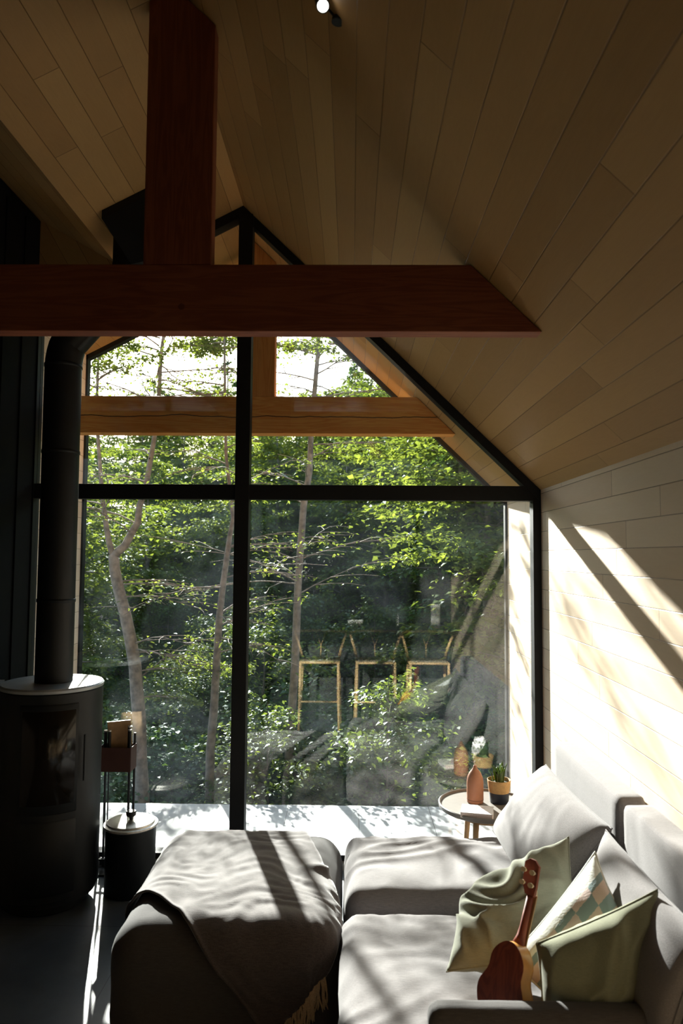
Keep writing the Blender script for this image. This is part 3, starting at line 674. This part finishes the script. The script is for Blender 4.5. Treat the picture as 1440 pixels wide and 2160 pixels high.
# steam
ms = bpy.data.materials.new('steam'); ms.use_nodes = True; nt = ms.node_tree; nt.nodes.clear(); out = nt.nodes.new('ShaderNodeOutputMaterial')
pv = nt.nodes.new('ShaderNodeVolumePrincipled'); pv.inputs['Color'].default_value = (1, 1, 1, 1); pv.inputs['Anisotropy'].default_value = .5
tc = nt.nodes.new('ShaderNodeTexCoord'); n1 = N(nt, 'ShaderNodeTexNoise', i_Scale=26.0, i_Detail=4.0, i_Distortion=1.5); nt.links.new(tc.outputs['Object'], n1.inputs['Vector'])
nt.links.new(math_n(nt, 'MULTIPLY', math_n(nt, 'MAXIMUM', math_n(nt, 'SUBTRACT', n1.outputs[0], .46), 0), 55.0), pv.inputs['Density']); nt.links.new(pv.outputs[0], out.inputs['Volume'])
pts = [(.845, 4.99, TZ+.243), (.840, 4.99, TZ+.27), (.836, 4.985, TZ+.30), (.845, 4.98, TZ+.34), (.862, 4.98, TZ+.38), (.880, 4.98, TZ+.42), (.888, 4.98, TZ+.445)]
o = MB().tube(pts, [.004, .009, .016, .028, .040, .042, .015], 20).build('steam', ms, smooth=True); tag(o, 'white wisp of steam rising from the aroma diffuser', 'steam', kind='stuff')
# potted plant
t = empty('potted_plant', (1.008, 5.00, TZ)); tag(t, 'small green leafy plant in a pot with a tan top half and navy bottom half', 'potted plant')
MB().lathe([(0, 0), (.060, 0), (.063, .004), (.068, .070)], n=40).build('pot_base', plain('navy_dip', (.018, .022, .035), .5), t, smooth=True)
MB().lathe([(.0682, .070), (.077, .135), (.079, .150), (.076, .152), (.073, .148), (.071, .125), (0, .125)], n=40).build('pot_rim', plain('woven_jute', (.50, .29, .11), .75, nscale=50, bscale=160, bamt=.6), t, smooth=True)
MB().lathe([(.071, .128), (.04, .134), (0, .136)], n=24).build('soil', M['soil'], t, smooth=True)
rng = random.Random(9)
for k in range(13):
    a = k*2.4+.3; R0 = .012+.035*rng.random(); hgt = rng.uniform(.08, .145); lean = rng.uniform(.01, .045); w = rng.uniform(.013, .021)
    vs = []; fs = []; S = 9
    for s in range(S+1):
        f = s/S; ww = w*(math.sin(math.pi*min(1, f*.82+.16))**.8)*(1 if s < S else 0.02)
        rr = R0+lean*f*f; z = .13+hgt*f; ca, sa = math.cos(a), math.sin(a)
        for q in (-1, 0, 1):
            dd = -.005 if q == 0 else 0
            vs.append(((rr+dd)*ca-q*ww*sa, (rr+dd)*sa+q*ww*ca, z))
    for s in range(S):
        for q in (0, 1): fs.append((s*3+q, s*3+q+1, s*3+q+4, s*3+q+3))
    o = mesh_obj('leaf', vs, fs, M['leaf'] if k % 3 else M['leaf_mid'], t, True)
    m2 = o.modifiers.new('th', 'SOLIDIFY'); m2.thickness = .0016
# book
t = empty('book', (.82, 4.755, TZ)); t.rotation_euler = (0, 0, -.22); tag(t, 'thick white book with faint pink markings lying on the side table', 'book')
MB().box((-.098, -.075, .003), (.096, .073, .031)).build('pages', plain('book_pages', (.74, .60, .54), .8, nscale=120), t)
c_ = MB(); c_.box((-.10, -.078, 0), (.10, .078, .003)); c_.box((-.10, -.078, .031), (.10, .078, .034)); c_.box((-.103, -.078, 0), (-.099, .078, .034))
cov = c_.build('cover', plain('white_book_cover', (.80, .76, .74), .5, nscale=30, namt=.03), t)
m_ink = plain('pink_ink', (.70, .30, .28), .6)
for i, (x, y, L_) in enumerate([(-.045, .030, .09), (-.03, .012, .06), (-.012, -.040, .03)]):
    pts = [(x+L_*s/14, y+.004*math.sin(s*1.9+i)+.0015*math.sin(s*4.3), .0346) for s in range(15)]
    MB().tube(pts, .0010, 5).build('cover_marking', m_ink, cov)

# ------------------------------------------------------------------ the kitchen end behind the camera, mirrored in the glass
def bar_stool(x, label):
    t = empty('bar_stool', (x, 1.12, 0)); tag(t, label, 'bar stool', 'oak bar stools mirrored in the glass')
    for s in (-1, 1):
        MB().tube([(s*.255, .22, 0), (s*.245, .22, .45), (s*.24, .22, .86)], [.017, .021, .017], 12).build('leg', M['chair_wood'], t, smooth=True)
        MB().tube([(s*.27, -.22, 0), (s*.25, -.22, .5), (s*.24, -.22, .84), (s*.27, -.17, .98), (s*.335, -.05, 1.195)], [.016, .020, .020, .018, .016], 12).build('leg', M['chair_wood'], t, smooth=True)
        MB().tube([(s*.25, .22, .42+.0*s), (s*.255, -.22, .42)], .010, 8).build('stretcher', M['chair_wood'], t, smooth=True)
        MB().tube([(s*.245, .22, .845), (s*.245, -.22, .83)], .016, 8).build('seat_rail', M['chair_wood'], t, smooth=True)
    MB().tube([(-.25, .22, .36), (.25, .22, .36)], .012, 8).build('stretcher', M['chair_wood'], t, smooth=True)
    MB().tube([(-.245, .22, .85), (.245, .22, .85)], .017, 8).build('seat_rail', M['chair_wood'], t, smooth=True)
    MB().tube([(-.245, -.22, .835), (.245, -.22, .835)], .015, 8).build('seat_rail', M['chair_wood'], t, smooth=True)
    arc = [(.35*math.sin(a), -.02-.24*math.cos(a), 1.21) for a in [(-1.35+2.7*k/14) for k in range(15)]]
    MB().tube(arc, [.014]+[.018]*13+[.014], 10).build('top_rail', M['chair_wood'], t, smooth=True)
    MB().tube([(0, -.225, .84), (0, -.24, 1.02)], .022, 8, flat=.4).build('back_splat', M['chair_wood'], t, smooth=True)
    for s in (-1, 1): MB().tube([(0, -.24, 1.01), (s*.07, -.25, 1.205)], .016, 8, flat=.4).build('back_splat', M['chair_wood'], t, smooth=True)
    MB().box((-.235, -.215, .842), (.235, .215, .862)).build('woven_seat', M['cord'], t, bevel=.008)
    return t
bar_stool(-.40, 'pale oak wishbone bar stool, first from the left in the reflection')
bar_stool(.32, 'pale oak wishbone bar stool, the middle one in the reflection')
bar_stool(1.00, 'pale oak wishbone bar stool closest to the right wall in the reflection')
kc = 'row of added dark cabinets that absorb light'
for i in range(5):  # unseen dark cabinets, added to soak up sunlight bouncing behind the camera
    c0 = -5.4+1.2*i; t = empty('light_absorbing_cabinet', (1.07, c0+.6, 0)); tag(t, ['added light-absorbing cabinet farthest from the window', 'added light-absorbing cabinet, second from the far end', 'added light-absorbing cabinet in the middle of the row', 'added light-absorbing cabinet, second from the window end', 'added light-absorbing cabinet nearest the bar stools'][i], 'cabinet', kc)
    MB().box((-.28, -.598, 0), (.30, .598, 2.35)).build('body', M['counter'], t)
    for s in (-1, 1):
        d0 = MB().box((-.302, min(0, s)*.59+.004, .08), (-.282, max(0, s)*.59-.004, 2.33)).build('door', M['counter'], t, bevel=.002)
        MB().box((-.325, s*.05-.006, 1.0), (-.303, s*.05+.006, 1.3)).build('handle', M['lid_metal'], d0)
t = empty('kitchen_island', (0, .42, 0)); tag(t, 'dark kitchen island behind the bar stools', 'kitchen island')
MB().box((-1.2, -.32, 0), (1.30, .26, 1.17)).build('cabinet', M['counter'], t)
MB().box((-1.25, -.36, 1.17), (1.34, .33, 1.20)).build('worktop', M['counter'], t, bevel=.004)
o = MB().lathe([(0, 0), (.078, 0), (.080, .004), (.080, .35), (.076, .355), (0, .355)], n=32).build('paper_roll', M['white'], smooth=True, angle=.5); o.location = (1.16, .55, 1.20); tag(o, 'tall white paper roll standing on the kitchen island', 'paper roll')
o = MB().lathe([(0, 0), (.06, 0), (.10, .05), (.108, .12), (.104, .12), (.09, .05), (0, .012)], n=32).build('bowl', M['white'], smooth=True); o.location = (.06, .55, 1.20); tag(o, 'white bowl on the kitchen island', 'bowl')

# ------------------------------------------------------------------ the forest
def leaf_mesh(name, P, dirs, nrms, L, Wd):
    """P, dirs, nrms: (n,3) arrays; one folded four-corner leaf each"""
    n = len(P); side = np.cross(dirs, nrms); side /= np.linalg.norm(side, axis=1)[:, None]+1e-9
    L = L[:, None]; Wd = Wd[:, None]
    v = np.empty((n, 4, 3)); mid = P+dirs*L*.45
    v[:, 0] = P; v[:, 1] = mid+side*Wd+nrms*L*.07; v[:, 2] = P+dirs*L-nrms*L*.12; v[:, 3] = mid-side*Wd+nrms*L*.07
    me = bpy.data.meshes.new(name); me.vertices.add(4*n); me.vertices.foreach_set('co', v.reshape(-1))
    me.loops.add(4*n); me.loops.foreach_set('vertex_index', np.arange(4*n, dtype=np.int32))
    me.polygons.add(n); me.polygons.foreach_set('loop_start', np.arange(0, 4*n, 4, dtype=np.int32))
    me.update(calc_edges=True); return me
def spray(R, pts, n, width, thick, size, tilt=.35):
    """n leaves strewn flat about a branch polyline"""
    pts = np.array(pts); m = len(pts)-1; t = (R.random(n)**.7)*.85+.15; k = np.minimum((t*m).astype(int), m-1); f = (t*m-k)[:, None]
    base = pts[k]*(1-f)+pts[k+1]*f; ax = pts[-1]-pts[0]; ln = np.linalg.norm(ax)
    sd = np.array([-ax[1], ax[0], 0]); sd = sd/(np.linalg.norm(sd)+1e-9)
    s = R.normal(0, 1, n)*width*(.25+.75*np.sin(t*np.pi*.9))
    P = base+sd*s[:, None]+np.c_[np.zeros(n), np.zeros(n), R.normal(0, thick, n)-.15*np.abs(s)]+ R.normal(0, .02, (n, 3))
    az = R.random(n)*2*np.pi; d = np.c_[np.cos(az), np.sin(az), R.normal(-.25, .3, n)]; d += ax/ln*.7; d /= np.linalg.norm(d, axis=1)[:, None]
    nr = np.c_[R.normal(0, tilt, n), R.normal(0, tilt, n), np.ones(n)]; nr -= d*(nr*d).sum(1)[:, None]; nr /= np.linalg.norm(nr, axis=1)[:, None]
    L = size*R.uniform(.6, 1.25, n); return P, d, nr, L, L*R.uniform(.26, .38, n)
def branch_pts(R, p, az, ln, rise, droop, m=5):
    out = [np.array(p)]; d = np.array([math.cos(az), math.sin(az), rise])
    for i in range(m):
        d = d+np.array([R.normal(0, .12), R.normal(0, .12), -droop/m+R.normal(0, .05)])
        out.append(out[-1]+d/np.linalg.norm(d)*ln/m)
    return out
def make_tree(seed, h, lo, Rc, nb, per, size, r0, conifer=False):
    R = np.random.default_rng(seed); tr = MB()
    zs = np.linspace(-.6, h, 9); wob = np.cumsum(R.normal(0, .05, (9, 2)), axis=0)*h/8
    tp = [(wob[i, 0], wob[i, 1], zs[i]) for i in range(9)]; tr.tube(tp, [r0*(1-.85*i/8) for i in range(9)], 7)
    A = []
    for i in range(nb):
        z = lo+(h*.985-lo)*((i+R.random())/nb); f = (z-lo)/(h-lo)
        k = min(7, int((z+.6)/(h+.6)*8)); g = (z+.6)/(h+.6)*8-k; p = np.array(tp[k])*(1-g)+np.array(tp[k+1])*g
        prof = (1-f)**.8+.08 if conifer else math.sin(math.pi*min(1, .18+f*.80))**.6
        ln = Rc*prof*R.uniform(.65, 1.15)
        bp = branch_pts(R, p, R.random()*2*math.pi, ln, R.uniform(-.1, .2) if conifer else R.uniform(.2, .8), .5)
        tr.tube(bp, [r0*.28*(1-f*.6)*(1-.8*j/5) for j in range(6)], 4, cap=False)
        A.append(spray(R, bp, int(per*R.uniform(.5, 1.4)*(prof+.2)), ln*.22, .035 if not conifer else .05, size))
    P, d, nr, L, Wd = [np.concatenate([a[q] for a in A]) for q in range(5)]
    return tr, leaf_mesh('foliage', P, d, nr, L, Wd)
def tree_obj(data, mats, name, loc, label, cat, group=None, wood_name='trunk', leaf_name='foliage', rz=0, sc=1.0):
    tr, fm = data; t = empty(name, loc, rz); t.scale = (sc,)*3; tag(t, label, cat, group)
    o = tr.build(wood_name, mats[0], t, smooth=True)
    fm.materials.append(mats[1]); f = bpy.data.objects.new(leaf_name, fm); link(f, t); return t
def copy_tree(root, loc, rz, sc, label=None):
    r = root.copy(); COL.objects.link(r); r.location = loc; r.rotation_euler = (0, 0, rz); r.scale = (sc, sc, sc)
    if label: r['label'] = label
    for ch in list(root.children):
        c = ch.copy(); COL.objects.link(c); c.parent = r
    return r
def ground_z(y): return -1.3+max(0, y-10)*.10
def sun_gap(P, keep, R):
    """leaves standing between the sun and the window opening are thinned: the open gap in the canopy the light falls through"""
    t = (P[:, 1]-5.3); x = P[:, 0]+.30*t; z = P[:, 2]-.42*t
    inside = (x > -2.4) & (x < 1.4) & (z > .05) & (z < 4.4)
    return ~inside | (R.random(len(P)) < np.where(z > 3.3, .95, keep))

# three slim trees just beyond the deck, with their own shapes
def near_tree(seed, paths, radii, branches, label, size=.052, keep=.12):
    R = np.random.default_rng(seed); t = empty('young_tree', paths[0][0]); tag(t, label, 'tree')
    tr = MB()
    for p, r in zip(paths, radii):
        q = []
        for a, c in zip(p, p[1:]):
            for s in (0, .5): q.append([a[i]*(1-s)+c[i]*s+(R.normal(0, .008) if s else 0) for i in range(3)])
        q.append(p[-1]); m = len(q); tr.tube(q, [r[0]+(r[1]-r[0])*i/(m-1) for i in range(m)], 10)
    A = []
    for (x, y, z, az, ln, rise, cnt) in branches:
        bp = branch_pts(R, (x, y, z), az, ln, rise, .45, 6); tr.tube(bp, [.009*(1-.8*j/6) for j in range(7)], 5, cap=False)
        for q in range(5):
            s = bp[1+q]; tw = branch_pts(R, s, az+R.uniform(-1.1, 1.1), ln*.45, rise*.5, .3, 3); tr.tube(tw, [.006, .004, .003, .002], 4, cap=False)
            A.append(spray(R, tw, int(cnt*2.4), ln*.09, .015, size))
    P, d, nr, L, Wd = [np.concatenate([a[q] for a in A]) for q in range(5)]
    k = sun_gap(P, keep, R); fm = leaf_mesh('foliage', P[k], d[k], nr[k], L[k], Wd[k])
    o = tr.build('trunk', M['bark'], t, smooth=True); o.matrix_parent_inverse = Matrix.Translation(-t.location)
    fm.materials.append(M['leaf']); f = bpy.data.objects.new('foliage', fm); link(f, t); f.matrix_parent_inverse = Matrix.Translation(-t.location)
    return t
R0 = np.random.default_rng(77)
def rb(n, x, y, z0, z1, l0, l1, cnt, side=None, path=None):
    out = []
    for i in range(n):
        z = R0.uniform(z0, z1); az = R0.random()*2*math.pi if side is None else R0.normal(side, .6)
        xx = np.interp(z, [p[2] for p in path], [p[0] for p in path]) if path else x
        out.append((xx, y, z, az, R0.uniform(l0, l1), R0.uniform(.05, .6), cnt))
    return out
pA = [(-2.13, 7.6, -1.3), (-2.15, 7.6, -.3), (-2.20, 7.6, .5), (-2.26, 7.6, 1.06), (-2.38, 7.6, 1.6), (-2.50, 7.6, 2.05), (-2.52, 7.6, 2.2)]
pA1 = [(-2.52, 7.6, 2.18), (-2.40, 7.62, 2.30), (-2.28, 7.65, 2.55), (-2.22, 7.7, 2.9), (-2.14, 7.7, 3.45), (-2.10, 7.75, 4.4), (-2.0, 7.8, 5.6)]
pA2 = [(-2.52, 7.6, 2.18), (-2.60, 7.6, 2.5), (-2.66, 7.6, 2.9), (-2.72, 7.55, 3.7), (-2.70, 7.5, 4.8)]
near_tree(1, [pA, pA1, pA2], [(.078, .052), (.048, .014), (.034, .010)],
          rb(9, 0, 7.6, .7, 2.2, .5, 1.1, 26, .1, pA)+rb(16, 0, 7.65, 2.3, 5.6, .6, 1.5, 26, None, pA1)+rb(16, 0, 7.65, 3.6, 4.9, .7, 1.6, 34, None, pA1)+rb(10, 0, 7.55, 2.3, 4.7, .5, 1.1, 24, None, pA2),
          'slim grey tree whose trunk forks at mid height, seen through the left panes')
pB = [(-1.50, 7.7, -1.3), (-1.47, 7.7, -.33), (-1.44, 7.7, .6), (-1.40, 7.7, 1.56), (-1.33, 7.7, 2.2), (-1.27, 7.7, 2.6), (-1.36, 7.7, 3.3), (-1.40, 7.7, 4.6)]
near_tree(2, [pB], [(.058, .010)], rb(12, 0, 7.7, .9, 2.6, .5, 1.2, 26, None, pB)+rb(8, 0, 7.7, 2.6, 4.0, .5, 1.2, 24, None, pB)+rb(12, 0, 7.7, 3.7, 4.6, .5, 1.1, 34, None, pB),
          'straight slender tree with leafy side shoots, just left of the mullion')
pC = [(-.75, 8.5, -1.4), (-.73, 8.5, -.6), (-.65, 8.5, .95), (-.57, 8.5, 2.8), (-.49, 8.5, 3.6), (-.42, 8.5, 4.6), (-.35, 8.5, 6.0)]
near_tree(3, [pC], [(.065, .018)], rb(22, 0, 8.5, 1.6, 4.4, .8, 1.9, 34, None, pC)+rb(14, 0, 8.5, 4.4, 5.9, .6, 1.5, 40, None, pC), 'tall slim tree just right of the mullion, reaching above the roof beam', size=.06, keep=.10)

leafs = [M['leaf'], M['leaf_mid'], M['leaf_dark']]
protos = []
specs = [(11, 6.0, 1.0, 2.0, 60, 190, .11, .09, False, 'leaf'), (12, 7.5, 1.6, 2.4, 70, 200, .12, .11, False, 'leaf_mid'),
         (13, 5.0, .5, 1.8, 60, 190, .10, .07, False, 'leaf'), (14, 8.5, .8, 2.2, 90, 180, .11, .12, True, 'leaf_dark')]
tl = ['leafy bright green broadleaf tree standing in the forest behind the deck', 'tall mid-green broadleaf tree standing in the forest behind the deck',
      'short bushy green tree standing in the forest behind the deck', 'dark green layered conifer standing in the forest behind the deck']
def corridor_ok(x, y, top, R):
    t = y-5.3; xs = x+.30*t
    if -2.4-R < xs < 1.4+R: return top < (-.3 if rng.random() < .97 else .35)+.42*t
    return top < 2.6+.42*t or rng.random() < .12
rng = random.Random(21); used = [False]*4
data = [make_tree(s[0], s[1], s[2], s[3], s[4], s[5], s[6], s[7], s[8]) for s in specs]
placed = []
def place_tree(v, x, y, sc):
    z = ground_z(y)
    if not used[v]:
        t = tree_obj(data[v], (M['bark_dark'], M[specs[v][9]]), 'forest_tree', (x, y, z), tl[v], 'tree', 'trees of the forest', rz=rng.random()*6, sc=sc); protos.append((v, t)); used[v] = t
    else: copy_tree(used[v], (x, y, z), rng.random()*6.28, sc)
    placed.append((x, y))
tries = 0
while len(placed) < 125 and tries < 9000:
    tries += 1
    y = 10.0+(rng.random()**1.1)*32; x = (rng.uniform(-.50, .40))*y+.2
    v = rng.randrange(4); sc = rng.uniform(.8, 1.7) if x > -.19*y else rng.uniform(.5, 1.3)
    top = ground_z(y)+specs[v][1]*sc; Rc = specs[v][3]*sc*.8
    if not corridor_ok(x, y, top, Rc): continue
    if any((x-a)**2+(y-b_)**2 < 1.5**2 for a, b_ in placed): continue
    place_tree(v, x, y, sc)
# loose crowns against the sky
for (x, y, v, sc) in [(-7.4, 14.0, 0, 1.25), (-8.2, 17.0, 1, 1.3), (2.1, 11.4, 0, 1.15), (3.3, 13.2, 1, 1.1), (-4.5, 10.6, 0, .98)]: place_tree(v, x, y, sc)
# undergrowth
sh = []
ss = [make_tree(31, 1.5, .05, 1.0, 36, 120, .065, .02), make_tree(32, 2.2, .1, 1.1, 44, 120, .07, .025), make_tree(33, 1.2, .05, .9, 30, 130, .06, .015)]
sl_ = ['low leafy shrub on the forest floor behind the deck', 'tall leafy shrub on the forest floor behind the deck', 'low dark shrub on the forest floor behind the deck']
us = [None]*3; ps = []
tries = 0
while len(ps) < 60 and tries < 4000:
    tries += 1
    y = 7.6+(rng.random()**1.2)*9; x = rng.uniform(-.42, .34)*y
    if any((x-a)**2+(y-b_)**2 < .8**2 for a, b_ in ps): continue
    v = rng.randrange(3); sc = rng.uniform(.8, 1.25); z = ground_z(y); ps.append((x, y))
    if us[v] is None: us[v] = tree_obj(ss[v], (M['bark_dark'], M['leaf_dark'] if v != 1 else M['leaf_mid']), 'shrub', (x, y, z), sl_[v], 'shrub', 'shrubs of the forest floor', wood_name='stem', rz=rng.random()*6, sc=sc)
    else: copy_tree(us[v], (x, y, z), rng.random()*6.28, sc)
